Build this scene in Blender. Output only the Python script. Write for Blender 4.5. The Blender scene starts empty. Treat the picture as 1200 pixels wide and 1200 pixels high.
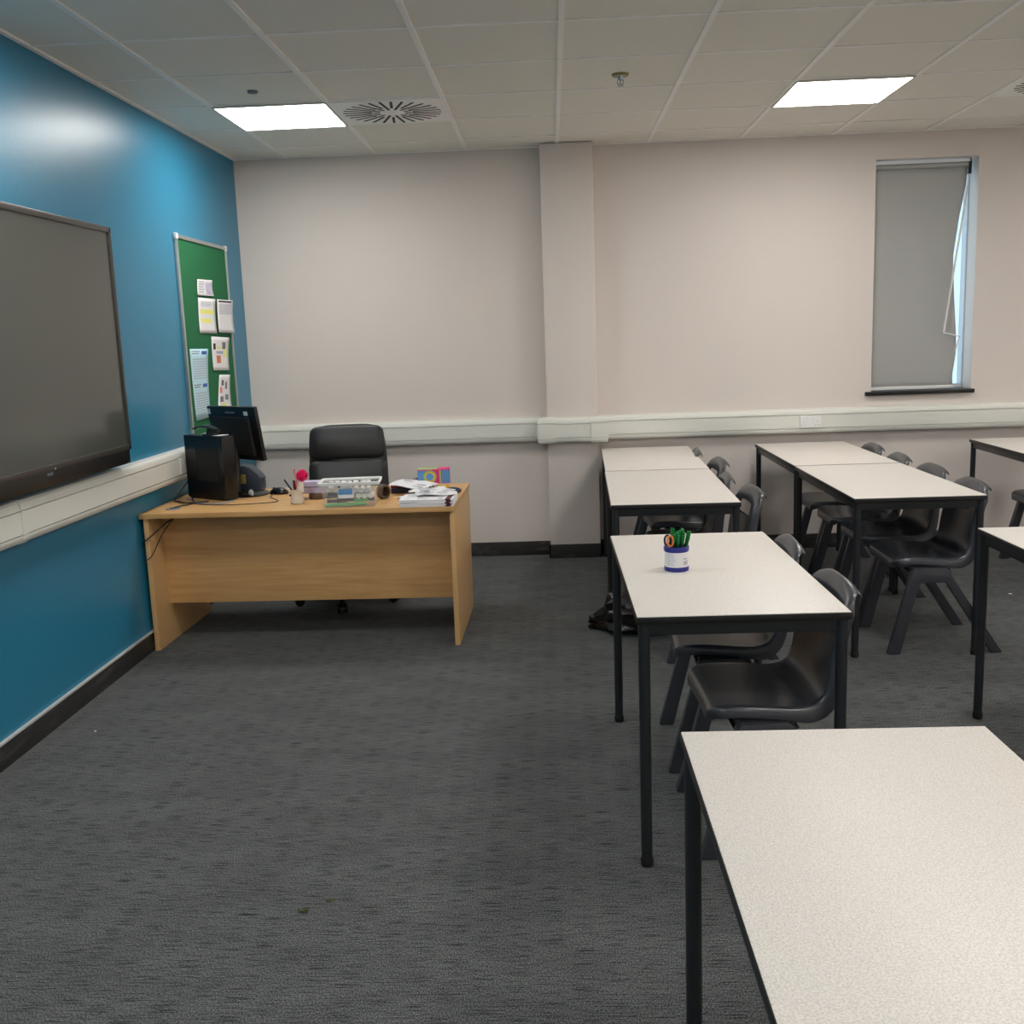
import bpy, bmesh, math, random
from mathutils import Vector, Matrix
random.seed(7)
PI = math.pi
R = math.radians
S = bpy.context.scene
COL = S.collection

# ---------------------------------------------------------------- camera, world, exposure
CAM_F, YAW, PITCH, ROLL, CAM_H = 1212.38, -0.0423, -0.1685, -0.0355, 1.527
def cam_axes():
    cy, sy = math.cos(YAW), math.sin(YAW); cp, sp = math.cos(PITCH), math.sin(PITCH)
    cr, sr = math.cos(ROLL), math.sin(ROLL)
    f = Vector((sy*cp, cy*cp, sp)); r = Vector((cy, -sy, 0)); u = r.cross(f)
    return cr*r + sr*u, -sr*r + cr*u, f
_r, _u, _f = cam_axes()
cd = bpy.data.cameras.new('camera'); cam = bpy.data.objects.new('camera', cd); COL.objects.link(cam)
cam.matrix_world = Matrix(((_r.x, _u.x, -_f.x, 0), (_r.y, _u.y, -_f.y, 0), (_r.z, _u.z, -_f.z, CAM_H), (0, 0, 0, 1)))
cd.sensor_width = 36; cd.lens = CAM_F/1200*36; cd.clip_start = .05
S.camera = cam
W = bpy.data.worlds.new('sky'); S.world = W; W.use_nodes = True
W.node_tree.nodes['Background'].inputs[0].default_value = (.58, .82, 1, 1)
W.node_tree.nodes['Background'].inputs[1].default_value = .62
S.view_settings.view_transform = 'Standard'; S.view_settings.look = 'None'
S.view_settings.gamma = 1; S.view_settings.use_curve_mapping = False
S.view_settings.exposure = 1.2
PANEL = 9.0          # emission of the ceiling light panels

XL, XR, YN, YB, H = -2.087, 5.4, -2.3, 7.15, 2.749
HT, HD = .749, .712

# ---------------------------------------------------------------- materials
def lin(c):
    return tuple((v/12.92 if v <= .04045 else ((v+.055)/1.055)**2.4) for v in [x/255 for x in c])
def mat(name, rgb, rough=.5, metal=0, spec=.5, coat=0, srgb=True, bump=None, alpha=1, emit=None):
    m = bpy.data.materials.new(name); m.use_nodes = True; nt = m.node_tree; b = nt.nodes['Principled BSDF']
    c = lin(rgb) if srgb else rgb
    b.inputs['Base Color'].default_value = (*c, 1); b.inputs['Roughness'].default_value = rough
    b.inputs['Metallic'].default_value = metal; b.inputs['Specular IOR Level'].default_value = spec
    b.inputs['Coat Weight'].default_value = coat; b.inputs['Alpha'].default_value = alpha
    if emit: b.inputs['Emission Color'].default_value = (*emit[0], 1); b.inputs['Emission Strength'].default_value = emit[1]
    if bump:
        sc, st = bump
        n = nt.nodes.new('ShaderNodeTexNoise'); n.inputs['Scale'].default_value = sc; n.inputs['Detail'].default_value = 3
        tc = nt.nodes.new('ShaderNodeTexCoord'); nt.links.new(tc.outputs['Object'], n.inputs['Vector'])
        bp = nt.nodes.new('ShaderNodeBump'); bp.inputs['Strength'].default_value = st; bp.inputs['Distance'].default_value = .002
        nt.links.new(n.outputs['Fac'], bp.inputs['Height']); nt.links.new(bp.outputs['Normal'], b.inputs['Normal'])
    return m
def ramp_noise(m, scale, c0, c1, p0=.3, p1=.7, detail=4, stretch=(1, 1, 1), rough=.6):
    """procedural two-tone colour noise on the base colour"""
    nt = m.node_tree; b = nt.nodes['Principled BSDF']
    tc = nt.nodes.new('ShaderNodeTexCoord'); mp = nt.nodes.new('ShaderNodeMapping'); mp.inputs['Scale'].default_value = stretch
    n = nt.nodes.new('ShaderNodeTexNoise'); n.inputs['Scale'].default_value = scale; n.inputs['Detail'].default_value = detail
    n.inputs['Roughness'].default_value = rough
    r = nt.nodes.new('ShaderNodeValToRGB'); r.color_ramp.elements[0].position = p0; r.color_ramp.elements[1].position = p1
    r.color_ramp.elements[0].color = (*lin(c0), 1); r.color_ramp.elements[1].color = (*lin(c1), 1)
    nt.links.new(tc.outputs['Object'], mp.inputs[0]); nt.links.new(mp.outputs[0], n.inputs['Vector'])
    nt.links.new(n.outputs['Fac'], r.inputs[0]); nt.links.new(r.outputs[0], b.inputs['Base Color'])
    return r
M = {}
M['wall'] = mat('wall_paint_pale', (223, 213, 206), .75, bump=(60, .12))
M['blue'] = mat('wall_paint_blue', (40, 126, 160), .345, bump=(45, .25))
M['tile'] = mat('ceiling_tile', (240, 236, 226), .95, bump=(220, .25))
M['tee'] = mat('ceiling_tee', (252, 250, 246), .5)
M['skirt'] = mat('skirting_vinyl', (48, 47, 46), .45)
ramp_noise(M['skirt'], 5, (44, 43, 42), (96, 94, 92), .52, .74, 6, (1, .5, 4))
M['bead'] = mat('skirting_bead', (190, 192, 190), .4)
M['trunk'] = mat('trunking_plastic', (226, 226, 218), .35)
M['laminate'] = mat('table_laminate', (228, 220, 210), .42, bump=(400, .08))
ramp_noise(M['laminate'], 330, (208, 200, 191), (236, 229, 222), .36, .62, 3)
M['edge'] = mat('table_edge_black', (22, 22, 22), .45)
M['frame'] = mat('table_frame_metal', (34, 37, 40), .38, spec=.5)
M['rubber'] = mat('rubber_foot', (15, 15, 15), .7)
M['chair'] = mat('chair_plastic', (60, 62, 68), .27, spec=.7, bump=(300, .12))
M['wood'] = mat('beech_laminate', (205, 160, 105), .42)
M['woodedge'] = mat('beech_edge', (214, 172, 118), .4)
M['black'] = mat('black_plastic', (16, 16, 17), .35)
M['blackm'] = mat('black_matt', (20, 20, 21), .7)
M['gloss'] = mat('black_gloss', (12, 12, 13), .24)
M['leather'] = mat('black_leather', (32, 33, 35), .42, bump=(120, .15))
M['chrome'] = mat('chrome', (190, 190, 195), .25, 1)
M['alu'] = mat('aluminium', (190, 192, 190), .35, .8)
M['green'] = mat('green_felt', (20, 104, 62), .9, bump=(300, .3))
M['paper'] = mat('paper_white', (236, 234, 236), .7)
M['paperb'] = mat('paper_pale_blue', (188, 224, 236), .7)
M['ink'] = mat('ink_grey', (120, 122, 130), .8)
M['inkl'] = mat('ink_light', (176, 182, 192), .8)
M['inkk'] = mat('ink_dark', (50, 50, 56), .8)
M['blueink'] = mat('ink_blue', (50, 90, 170), .7)
M['hl'] = mat('highlighter_yellow', (240, 236, 130), .7)
M['orange'] = mat('print_orange', (206, 120, 80), .7)
M['lilac'] = mat('lilac_card', (196, 186, 214), .6)
M['white'] = mat('white_plastic', (232, 232, 230), .35)
M['whitem'] = mat('white_metal', (214, 210, 200), .5)
M['cream'] = mat('cream_ceramic', (226, 214, 196), .35)
M['pink'] = mat('hot_pink', (240, 30, 120), .8)
M['coral'] = mat('coral', (235, 130, 120), .6)
M['pinkp'] = mat('pink_print', (222, 40, 130), .4)
M['bluep'] = mat('blue_print', (90, 150, 205), .4)
M['yellow'] = mat('yellow_print', (238, 186, 40), .4)
M['lime'] = mat('lime_print', (150, 190, 110), .4)
M['gold'] = mat('gold_sticker', (190, 160, 70), .5)
M['slate'] = mat('slate_plastic', (52, 60, 74), .4)
M['greenp'] = mat('green_plastic', (20, 130, 60), .35)
M['greenl'] = mat('bright_green_plastic', (60, 185, 90), .35)
M['dkgreen'] = mat('dark_green_plastic', (8, 70, 34), .4)
M['navy'] = mat('navy_plastic', (32, 36, 130), .3)
M['navyc'] = mat('navy_cover', (24, 26, 62), .5)
M['red'] = mat('dark_red_cover', (130, 40, 48), .5)
M['maroon'] = mat('maroon_tape', (88, 18, 40), .5)
M['brown'] = mat('brown_tape', (98, 76, 58), .4)
M['cork'] = mat('orange_handle', (226, 130, 70), .4)
M['blind'] = mat('blind_fabric', (172, 172, 170), .85, bump=(500, .2))
M['leaf'] = mat('dry_leaf', (70, 78, 30), .8)
M['upvc'] = mat('window_frame_white', (225, 228, 232), .4)
M['cable'] = mat('cable_grey', (150, 150, 155), .5)
M['ledoff'] = mat('badge_white', (210, 212, 215), .4)
M['brass'] = mat('brass', (150, 140, 90), .35, .8)
M['bag'] = mat('bin_bag_plastic', (12, 12, 13), .3, bump=(25, .9))
M['screen'] = mat('display_glass', (80, 83, 77), .15, spec=.75)
M['tvrim'] = mat('display_bezel', (58, 54, 50), .35)
M['diff'] = mat('panel_diffuser', (255, 255, 255), .5, emit=((1, .982, .945), PANEL))
# glass pane, clear box
def clear(name, tint, trans, rough=.1):
    m = bpy.data.materials.new(name); m.use_nodes = True; nt = m.node_tree
    b = nt.nodes['Principled BSDF']; o = nt.nodes['Material Output']
    b.inputs['Base Color'].default_value = (*lin(tint), 1); b.inputs['Roughness'].default_value = rough
    t = nt.nodes.new('ShaderNodeBsdfTransparent'); x = nt.nodes.new('ShaderNodeMixShader'); x.inputs[0].default_value = trans
    nt.links.new(b.outputs[0], x.inputs[1]); nt.links.new(t.outputs[0], x.inputs[2]); nt.links.new(x.outputs[0], o.inputs[0])
    return m
M['glass'] = clear('window_glass', (220, 235, 240), .93, .02)
M['clear'] = clear('clear_box_plastic', (225, 228, 228), .86, .12)
# carpet: fine flecks with short dark streaks running along the rows
def carpet():
    m = mat('carpet_charcoal', (70, 70, 70), .95, spec=.15); nt = m.node_tree; b = nt.nodes['Principled BSDF']; L = nt.links
    tc = nt.nodes.new('ShaderNodeTexCoord')
    def noise(scale, stretch, detail, rough=.5):
        mp = nt.nodes.new('ShaderNodeMapping'); mp.inputs['Scale'].default_value = stretch
        n = nt.nodes.new('ShaderNodeTexNoise'); n.inputs['Scale'].default_value = scale; n.inputs['Detail'].default_value = detail
        n.inputs['Roughness'].default_value = rough
        L.new(tc.outputs['Object'], mp.inputs[0]); L.new(mp.outputs[0], n.inputs['Vector']); return n
    def ramp(src, p0, p1, c0, c1):
        r = nt.nodes.new('ShaderNodeValToRGB'); r.color_ramp.elements[0].position = p0; r.color_ramp.elements[1].position = p1
        r.color_ramp.elements[0].color = (*c0, 1); r.color_ramp.elements[1].color = (*c1, 1); L.new(src.outputs['Fac'], r.inputs[0]); return r
    def mul(a, bb):
        x = nt.nodes.new('ShaderNodeMix'); x.data_type = 'RGBA'; x.blend_type = 'MULTIPLY'; x.inputs[0].default_value = 1
        L.new(a.outputs[0] if a.bl_idname != 'ShaderNodeMix' else a.outputs[2], x.inputs[6]); L.new(bb.outputs[0], x.inputs[7]); return x
    fleck = ramp(noise(300, (1, .55, 1), 3, .75), .40, .62, (.034, .036, .037), (.205, .21, .21))
    streak = ramp(noise(110, (.11, 3.0, 1), 1, .5), .36, .45, (.30, .30, .31), (1, 1, 1))
    patch = ramp(noise(5, (.6, 1.4, 1), 3), .35, .68, (.9, .9, .9), (1.08, 1.08, 1.08))
    c = mul(mul(fleck, streak), patch); L.new(c.outputs[2], b.inputs['Base Color'])
    bp = nt.nodes.new('ShaderNodeBump'); bp.inputs['Strength'].default_value = .5; bp.inputs['Distance'].default_value = .003
    n = noise(260, (1, 1, 1), 2); L.new(n.outputs['Fac'], bp.inputs['Height']); L.new(bp.outputs[0], b.inputs['Normal'])
    return m
M['carpet'] = carpet()
# beech grain along x
r_ = ramp_noise(M['wood'], 3.2, (198, 150, 92), (218, 174, 118), .3, .7, 5, (1, 14, 14), .65)
ramp_noise(M['lilac'], 14, (176, 166, 200), (214, 206, 226), .3, .7)

# ---------------------------------------------------------------- mesh helpers
def frame_of(d):
    d = Vector(d).normalized(); a = Vector((0, 0, 1)) if abs(d.z) < .95 else Vector((1, 0, 0))
    x = d.cross(a).normalized(); return x, d.cross(x).normalized()
class MB:
    def __init__(s): s.bm = bmesh.new()
    def _merge(s, t, m=0, X=None):
        for f in t.faces: f.material_index = m
        if X: bmesh.ops.transform(t, matrix=X, verts=t.verts)
        me = bpy.data.meshes.new('t'); t.to_mesh(me); t.free(); s.bm.from_mesh(me); bpy.data.meshes.remove(me); return s
    def box(s, x0, x1, y0, y1, z0, z1, bev=0, m=0, X=None, seg=2):
        t = bmesh.new(); bmesh.ops.create_cube(t, size=1)
        for v in t.verts: v.co = Vector(((x0+x1)/2+v.co.x*(x1-x0), (y0+y1)/2+v.co.y*(y1-y0), (z0+z1)/2+v.co.z*(z1-z0)))
        if bev: bmesh.ops.bevel(t, geom=t.edges[:], offset=bev, segments=seg, affect='EDGES', profile=.6)
        return s._merge(t, m, X)
    def loft(s, rings, m=0, cap=True, closed=True, X=None):
        t = bmesh.new(); vs = [[t.verts.new(p) for p in r] for r in rings]; n = len(vs[0])
        for a, b in zip(vs, vs[1:]):
            for i in range(n if closed else n-1):
                j = (i+1) % n; t.faces.new((a[i], a[j], b[j], b[i]))
        if cap and closed: t.faces.new(vs[0][::-1]); t.faces.new(vs[-1])
        bmesh.ops.recalc_face_normals(t, faces=t.faces); return s._merge(t, m, X)
    def cyl(s, p0, p1, r0, r1=None, seg=24, m=0, X=None):
        r1 = r0 if r1 is None else r1; p0, p1 = Vector(p0), Vector(p1); a, b = frame_of(p1-p0)
        rg = lambda p, r: [p + (a*math.cos(k*2*PI/seg)+b*math.sin(k*2*PI/seg))*r for k in range(seg)]
        return s.loft([rg(p0, r0), rg(p1, r1)], m, X=X)
    def tube(s, pts, r, seg=8, m=0, sub=6, X=None):
        P = [Vector(p) for p in pts]; Q = []
        for i in range(len(P)-1):
            p0, p1, p2, p3 = P[max(i-1, 0)], P[i], P[i+1], P[min(i+2, len(P)-1)]
            for k in range(sub):
                u = k/sub
                Q.append(.5*((2*p1)+(p2-p0)*u+(2*p0-5*p1+4*p2-p3)*u*u+(3*p1-p0-3*p2+p3)*u**3))
        Q.append(P[-1]); rings = []; a = None
        for i, q in enumerate(Q):
            d = (Q[min(i+1, len(Q)-1)]-Q[max(i-1, 0)]).normalized()
            a = frame_of(d)[0] if a is None else (a-d*a.dot(d)).normalized()
            b = d.cross(a); rings.append([q+(a*math.cos(k*2*PI/seg)+b*math.sin(k*2*PI/seg))*r for k in range(seg)])
        return s.loft(rings, m, X=X)
    def lathe(s, prof, c=(0, 0, 0), seg=32, m=0, X=None, sx=1, sy=1):
        c = Vector(c)
        return s.loft([[c+Vector((r*sx*math.cos(k*2*PI/seg), r*sy*math.sin(k*2*PI/seg), z)) for k in range(seg)] for r, z in prof], m, X=X)
    def prism(s, pts, axis, a, b, bev=0, m=0, X=None, seg=2):
        t = bmesh.new()
        def co(p, w): return {'x': (w, p[0], p[1]), 'y': (p[0], w, p[1]), 'z': (p[0], p[1], w)}[axis]
        A = [t.verts.new(co(p, a)) for p in pts]; B = [t.verts.new(co(p, b)) for p in pts]; n = len(pts)
        t.faces.new(A); t.faces.new(B[::-1])
        for i in range(n): j = (i+1) % n; t.faces.new((A[j], A[i], B[i], B[j]))
        bmesh.ops.recalc_face_normals(t, faces=t.faces)
        if bev: bmesh.ops.bevel(t, geom=t.edges[:], offset=bev, segments=seg, affect='EDGES', profile=.6)
        return s._merge(t, m, X)
    def sphere(s, c, r, m=0, sc=(1, 1, 1), seg=20, X=None):
        t = bmesh.new(); bmesh.ops.create_uvsphere(t, u_segments=seg, v_segments=seg//2+2, radius=r)
        for v in t.verts: v.co = Vector((v.co.x*sc[0]+c[0], v.co.y*sc[1]+c[1], v.co.z*sc[2]+c[2]))
        return s._merge(t, m, X)
    def build(s, name, mats, parent=None, loc=None, ang=35, rz=0, flat=False):
        me = bpy.data.meshes.new(name); s.bm.to_mesh(me); s.bm.free()
        for k in (mats if isinstance(mats, (list, tuple)) else [mats]): me.materials.append(M[k])
        if not flat:
            me.shade_smooth(); me.set_sharp_from_angle(angle=R(ang))
        o = bpy.data.objects.new(name, me); COL.objects.link(o)
        if parent: o.parent = parent
        if loc: o.location = loc
        if rz: o.rotation_euler.z = rz
        return o
def tag(o, label=None, cat=None, group=None, kind=None):
    if label: o['label'] = label
    if cat: o['category'] = cat
    if group: o['group'] = group
    if kind: o['kind'] = kind
    return o
def thing(name, label, cat, loc=(0, 0, 0), rz=0, group=None):
    o = bpy.data.objects.new(name, None); COL.objects.link(o); o.empty_display_size = .05
    o.location = loc; o.rotation_euler = (0, 0, rz); return tag(o, label, cat, group)
def kids(o): return [c for c in bpy.data.objects if c.parent == o]
def copy_tree(o, parent=None):
    c = o.copy(); COL.objects.link(c); c.parent = parent
    for ch in kids(o): copy_tree(ch, c)
    return c
def rotz(a, c=(0, 0, 0)): return Matrix.Translation(Vector(c)) @ Matrix.Rotation(a, 4, 'Z')

# ---------------------------------------------------------------- room shell
st = lambda o: tag(o, kind='structure')
st(MB().box(XL-.2, XR+.2, YN-.2, YB+.25, -.1, 0).build('floor', 'carpet', flat=True))
st(MB().box(XL-.2, XL, YN, YB+.25, 0, H+.1).build('wall_left', 'blue', flat=True))
st(MB().box(XR, XR+.2, YN, YB+.25, 0, H+.1).build('wall_right', 'wall', flat=True))
st(MB().box(XL-.2, XR+.2, YN-.2, YN, 0, H+.1).build('wall_near', 'wall', flat=True))
WX0, WX1, WZ0, WZ1 = 2.166, 2.832, 1.066, 2.580
wb = MB()
wb.box(XL, WX0, YB, YB+.25, 0, H+.1).box(WX1, XR, YB, YB+.25, 0, H+.1)
wb.box(WX0, WX1, YB, YB+.25, 0, WZ0).box(WX0, WX1, YB, YB+.25, WZ1, H+.1)
st(wb.build('wall_back', 'wall', flat=True))
CX0, CX1, CY = -.036, .306, 7.02
st(MB().box(CX0, CX1, CY, YB, 0, H, .003).build('wall_pillar', 'wall'))
# ceiling slab with the lay-in grid
GX, GY, TS = -1.1208, 4.3777, .6
cb = MB(); cb.box(XL-.2, XR+.2, YN-.2, YB+.25, H+.006, H+.1, m=0)
k = -1
while GX+k*TS < XR:
    x = GX+k*TS; cb.box(x-.012, x+.012, YN, YB, H-.002, H+.008, m=1); k += 1
k = -11
while GY+k*TS < YB:
    y = GY+k*TS; cb.box(XL, XR, y-.008, y+.008, H+.0015, H+.008, m=1); k += 1
cb.box(XL, XL+.022, YN, YB, H-.004, H+.008, m=1)
cb.box(XL, XR, YB-.012, YB, H-.001, H+.008, m=1)
st(cb.build('ceiling', ['tile', 'tee'], flat=True))
# skirting
st(MB().box(XL, XL+.012, YN, YB, 0, .098, .002).box(XL, XL+.015, YN, YB, .094, .104, .002, m=1).build('baseboard_left', ['skirt', 'bead']))
bb = MB(); bb.box(XL, CX0-.01, YB-.012, YB, 0, .098, .002).box(CX1+.01, XR, YB-.012, YB, 0, .098, .002)
bb.box(CX0-.012, CX1+.012, CY-.012, CY, 0, .096, .002).box(CX0-.012, CX0, CY-.012, YB, 0, .096, .002).box(CX1, CX1+.012, CY-.012, YB, 0, .096, .002)
st(bb.build('baseboard_back', 'skirt'))

# window: frame, pane, sill, blind
wf = MB(); fy = 7.30
wf.box(WX0, WX0+.05, fy, fy+.06, WZ0, WZ1, .004).box(WX1-.010, WX1, fy, fy+.06, WZ0, WZ1, .004)
wf.box(WX0, WX1, fy, fy+.06, WZ0, WZ0+.03, .004).box(WX0, WX1, fy, fy+.06, WZ1-.05, WZ1, .004)
win = st(wf.build('window_1', 'upvc'))
MB().box(WX0+.05, WX1-.010, fy+.025, fy+.031, WZ0+.03, WZ1-.05).build('pane', 'glass', win)
st(MB().box(WX0-.042, WX1+.016, YB-.03, YB+.15, WZ0-.024, WZ0+.002, .004).build('trim_1', 'black'))
bl = thing('roller_blind', 'grey fabric roller blind sagging off its roller in the narrow window', 'blind', (2.47, 7.22, 2.54))
o_ = Vector((2.47, 7.22, 2.54))
def redge(z):
    P = [(1.05, 2.742), (1.15, 2.732), (1.32, 2.752), (1.42, 2.748), (1.7, 2.722), (1.95, 2.706), (2.2, 2.738), (2.42, 2.778), (2.55, 2.782)]
    for (a, b), (c, d) in zip(P, P[1:]):
        if z <= c: return b+(d-b)*(z-a)/(c-a)
    return P[-1][1]
b_ = MB(); rings = []
for i in range(37):
    z = 1.085+(2.525-1.085)*i/36; rings.append([Vector((2.172+(redge(z)-2.172)*j/24, 7.222+.010*math.sin(j*.55+z*2)*(j/24)**2*(1.2-abs(z-1.8)), z))-o_ for j in range(25)])
b_.loft(rings, closed=False, cap=False); f_ = b_.build('fabric', 'blind', bl)
md = f_.modifiers.new('thick', 'SOLIDIFY'); md.thickness = .0012
MB().cyl((2.172-2.47, 0, 0), (2.785-2.47, 0, 0), .018).build('roller', 'alu', bl)
MB().box(2.168-2.47, 2.80-2.47, -.03, -.022, .012, .034, .002).build('head_rail', 'upvc', bl)
MB().box(2.785-2.47, 2.80-2.47, -.03, .02, -.065, .035, .003).box(2.783-2.47, 2.797-2.47, -.026, -.014, -.11, -.065, .004, m=1).build('bracket', ['black', 'white'], bl)
MB().box(2.172-2.47, 2.742-2.47, -.008, .006, 1.072-2.54, 1.094-2.54, .003).build('bottom_bar', 'white', bl)
wd = MB(); v = lambda x, z, y=7.185: Vector((x, y, z))-o_
wd.cyl(v(2.778, 2.41), v(2.652, 1.446), .0065, seg=12)
wd.build('wand', 'white', bl)
MB().cyl(v(2.652, 1.446), v(2.758, 1.419), .004, seg=10).cyl(v(2.758, 1.42), v(2.734, 1.32), .004, seg=10).build('hook', 'white', bl)

# ---------------------------------------------------------------- dado trunking
PRO = [(0.0004, .805), (.040, .805), (.052, .809), (.0585, .820), (.060, .832), (.060, .836), (.048, .836), (.048, .8405), (.0605, .8405),
       (.0605, .9275), (.048, .9275), (.048, .932), (.060, .932), (.059, .946), (.054, .958), (.044, .967), (.03, .970), (.0004, .970)]
def sweep(path, ext_a=None, ext_b=None, grow=0, dz=0):
    """profile along a floor-plan polyline, room side on the left-hand normal; mitred ends from neighbours"""
    P = [Vector((*p, 0)) for p in path]; rings = []
    def nrm(a, b): d = (b-a).normalized(); return Vector((d.y, -d.x, 0))
    for i, p in enumerate(P):
        pr = P[i-1] if i > 0 else (Vector((*ext_a, 0)) if ext_a else None)
        nx = P[i+1] if i < len(P)-1 else (Vector((*ext_b, 0)) if ext_b else None)
        n1 = nrm(pr, p) if pr is not None else None; n2 = nrm(p, nx) if nx is not None else None
        n = n1 or n2
        if n1 and n2: n = (n1+n2); n = n/(n.dot(n1))
        rings.append([p+n*(d+(grow if d > 0 else 0))+Vector((0, 0, z+dz+(grow if z > .89 else -grow))) for d, z in PRO])
    return MB().loft(rings)
c0, c1, c2, c3 = (CX0, YB), (CX0, CY), (CX1, CY), (CX1, YB)
t1 = thing('cable_trunking', 'white dado trunking running along the blue wall below the display screen', 'trunking', (XL, 4, .8))
def put(mb, name, mats, par):
    o = mb.build(name, mats, par, ang=25); o.location = -Vector(par.location); return o
put(sweep([(XL, YN), (XL, YB)], None, (0, YB), dz=.006), 'channel', 'trunk', t1)
put(sweep([(XL, 3.80), (XL, 3.835)], grow=.0025, dz=.006), 'joint_cover', 'trunk', t1)
t2 = thing('cable_trunking', 'white dado trunking behind the office chair, between the blue wall and the pillar', 'trunking', (-1, YB, .8))
put(sweep([(XL, YB), c0], (XL, 0), c1), 'channel', 'trunk', t2)
t3 = thing('cable_trunking', 'short length of white dado trunking wrapped round the pillar', 'trunking', (.1, CY, .8))
put(sweep([c0, c1, c2, c3], (XL, YB), (XR, YB)), 'channel', 'trunk', t3)
put(sweep([(CX0, CY+.06), c1, (CX0+.06, CY)], grow=.006), 'corner_cover', 'trunk', t3)
put(sweep([(CX1-.05, CY), c2, (CX1, CY+.06)], grow=.006), 'corner_cover', 'trunk', t3)
put(sweep([(CX1-.09, CY), (CX1-.088, CY)], grow=.002), 'joint_cover', 'trunk', t3)
t4 = thing('cable_trunking', 'long white dado trunking on the back wall, right of the pillar under the window', 'trunking', (2, YB, .8))
put(sweep([c3, (XR, YB)], c2), 'channel', 'trunk', t4)
put(sweep([(1.598, YB), (1.628, YB)], grow=.0015), 'joint_cover', 'trunk', t4)
def socket(label, loc, rz):
    t = thing('double_socket', label, 'socket', loc, rz)
    MB().box(-.073, .073, -.010, 0, -.043, .043, .004).build('faceplate', 'white', t)
    for sx in (-.02, .02): MB().box(sx-.007, sx+.007, -.014, -.009, .012, .034, .0015).build('switch', 'white', t)
    for sx in (-.045, .045):
        h = MB()
        for a, b, w, hh in ((0, -.002, .003, .006), (-.011, -.022, .005, .003), (.011, -.022, .005, .003)):
            h.box(sx+a-w/2, sx+a+w/2, -.0106, -.0096, b-hh/2, b+hh/2)
        h.build('pin_holes', 'inkk', t)
    return t
socket('white double power socket on the back wall trunking, left of the window', (1.746, YB-.0605, .884), 0)
socket('white double power socket on the blue wall trunking, behind the computer tower', (XL+.0605, 5.57, .892), PI/2)

# ---------------------------------------------------------------- ceiling fittings
def panel(x, y, label):
    t = thing('ceiling_light', label, 'light', (x, y, H), 0, None)
    f = MB(); f.box(-.3, .3, -.3, -.288, -.008, .004).box(-.3, .3, .288, .3, -.008, .004).box(-.3, -.288, -.288, .288, -.008, .004).box(.288, .3, -.288, .288, -.008, .004)
    f.build('frame', 'whitem', t, flat=True)
    MB().box(-.289, .289, -.289, .289, -.006, .003).build('diffuser', 'diff', t, flat=True); return t
panel(GX-.3, GY+1.5, 'square lit ceiling panel nearest the blue wall, above the desk')
panel(GX+2.7, GY+1.5, 'square lit ceiling panel on the right, in front of the window')
for y in (3.48, 1.08, -1.32):
    for x, w in ((GX-.3, 'left'), (GX+2.7, 'middle'), (GX+5.7, 'right')):
        tag(panel(x, y, 'square lit ceiling panel outside the picture, nearer the camera'), group='ceiling panels behind the camera')
tag(panel(GX+5.7, GY+1.5, 'square lit ceiling panel beyond the right edge of the picture'))
def vent(x, y, label):
    t = thing('ceiling_vent', label, 'vent', (x, y, H))
    MB().box(-.292, .292, -.292, .292, -.005, .006, .002).build('plate', 'tee', t)
    s = MB(); n = 28
    for k in range(n):
        a = (k+.5)*2*PI/n; long = k % 2 == 0; r0, r1 = (.07, .265) if long else (.115, .265)
        s.box(r0, r1, -.007, .007, -.0062, -.004, X=Matrix.Rotation(a, 4, 'Z'))
    s.build('slots', 'blackm', t, flat=True)
vent(GX+.3, GY+1.5, 'square ceiling air diffuser with radial slots beside the left light panel')
vent(GX+3.9, GY+1.5, 'ceiling air diffuser with radial slots cut off by the right edge')
t = thing('sprinkler_head', 'small brass fire sprinkler hanging from the middle of the ceiling', 'sprinkler', (.374, 5.30, H))
MB().lathe([(0, -.004), (.038, -.004), (.042, .006), (0, .006)], seg=28).build('escutcheon', 'brass', t)
MB().cyl((0, 0, -.004), (0, 0, -.022), .016, .012).tube([(-.011, 0, -.02), (-.015, 0, -.032), (-.005, 0, -.046)], .003).tube([(.011, 0, -.02), (.015, 0, -.032), (.005, 0, -.046)], .003).cyl((0, 0, -.02), (0, 0, -.045), .004).cyl((0, 0, -.045), (0, 0, -.048), .015).build('nozzle', 'chrome', t)
tag(MB().lathe([(0, -.006), (.02, -.005), (.026, 0), (.026, .006), (0, .006)], (-1.424, 5.30, H), 24).build('ceiling_sensor', 'ink'), 'tiny round grey disc on the ceiling beside the left light panel', 'sensor')

# ---------------------------------------------------------------- display screen
TX = XL+.092
tv = thing('display_screen', 'large dark interactive display screen on the blue wall', 'screen', (XL, 3.8, 1.5))
q = lambda mb, name, m, par=tv: put(mb, name, m, par)
ty1, ty0, tz0, tz1 = 4.815, 2.90, 1.062, 2.080
q(MB().box(XL+.02, TX-.012, ty0+.01, ty1-.01, tz0, tz1-.01, .006), 'housing', 'black')
bz = MB(); bz.box(TX-.03, TX, ty0, ty1, tz1-.026, tz1, .004).box(TX-.03, TX, ty1-.026, ty1, tz0, tz1, .004).box(TX-.03, TX, ty0, ty0+.026, tz0, tz1, .004).box(TX-.03, TX, ty0, ty1, tz0, tz0+.024, .004)
q(bz, 'bezel', 'tvrim')
q(MB().box(TX-.02, TX-.008, ty0+.02, ty1-.02, tz0+.02, tz1-.02), 'glass', 'screen')
q(MB().box(XL+.03, TX-.006, ty0+.02, ty1-.012, tz0-.062, tz0+.002, .003), 'speaker_bar', 'black')
q(MB().box(TX-.007, TX-.005, 3.985, 4.035, tz0-.018, tz0-.006), 'logo', 'ink')
q(MB().sphere((TX-.001, 4.045, tz0+.006), .004, seg=12), 'power_light', 'ledoff')
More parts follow.
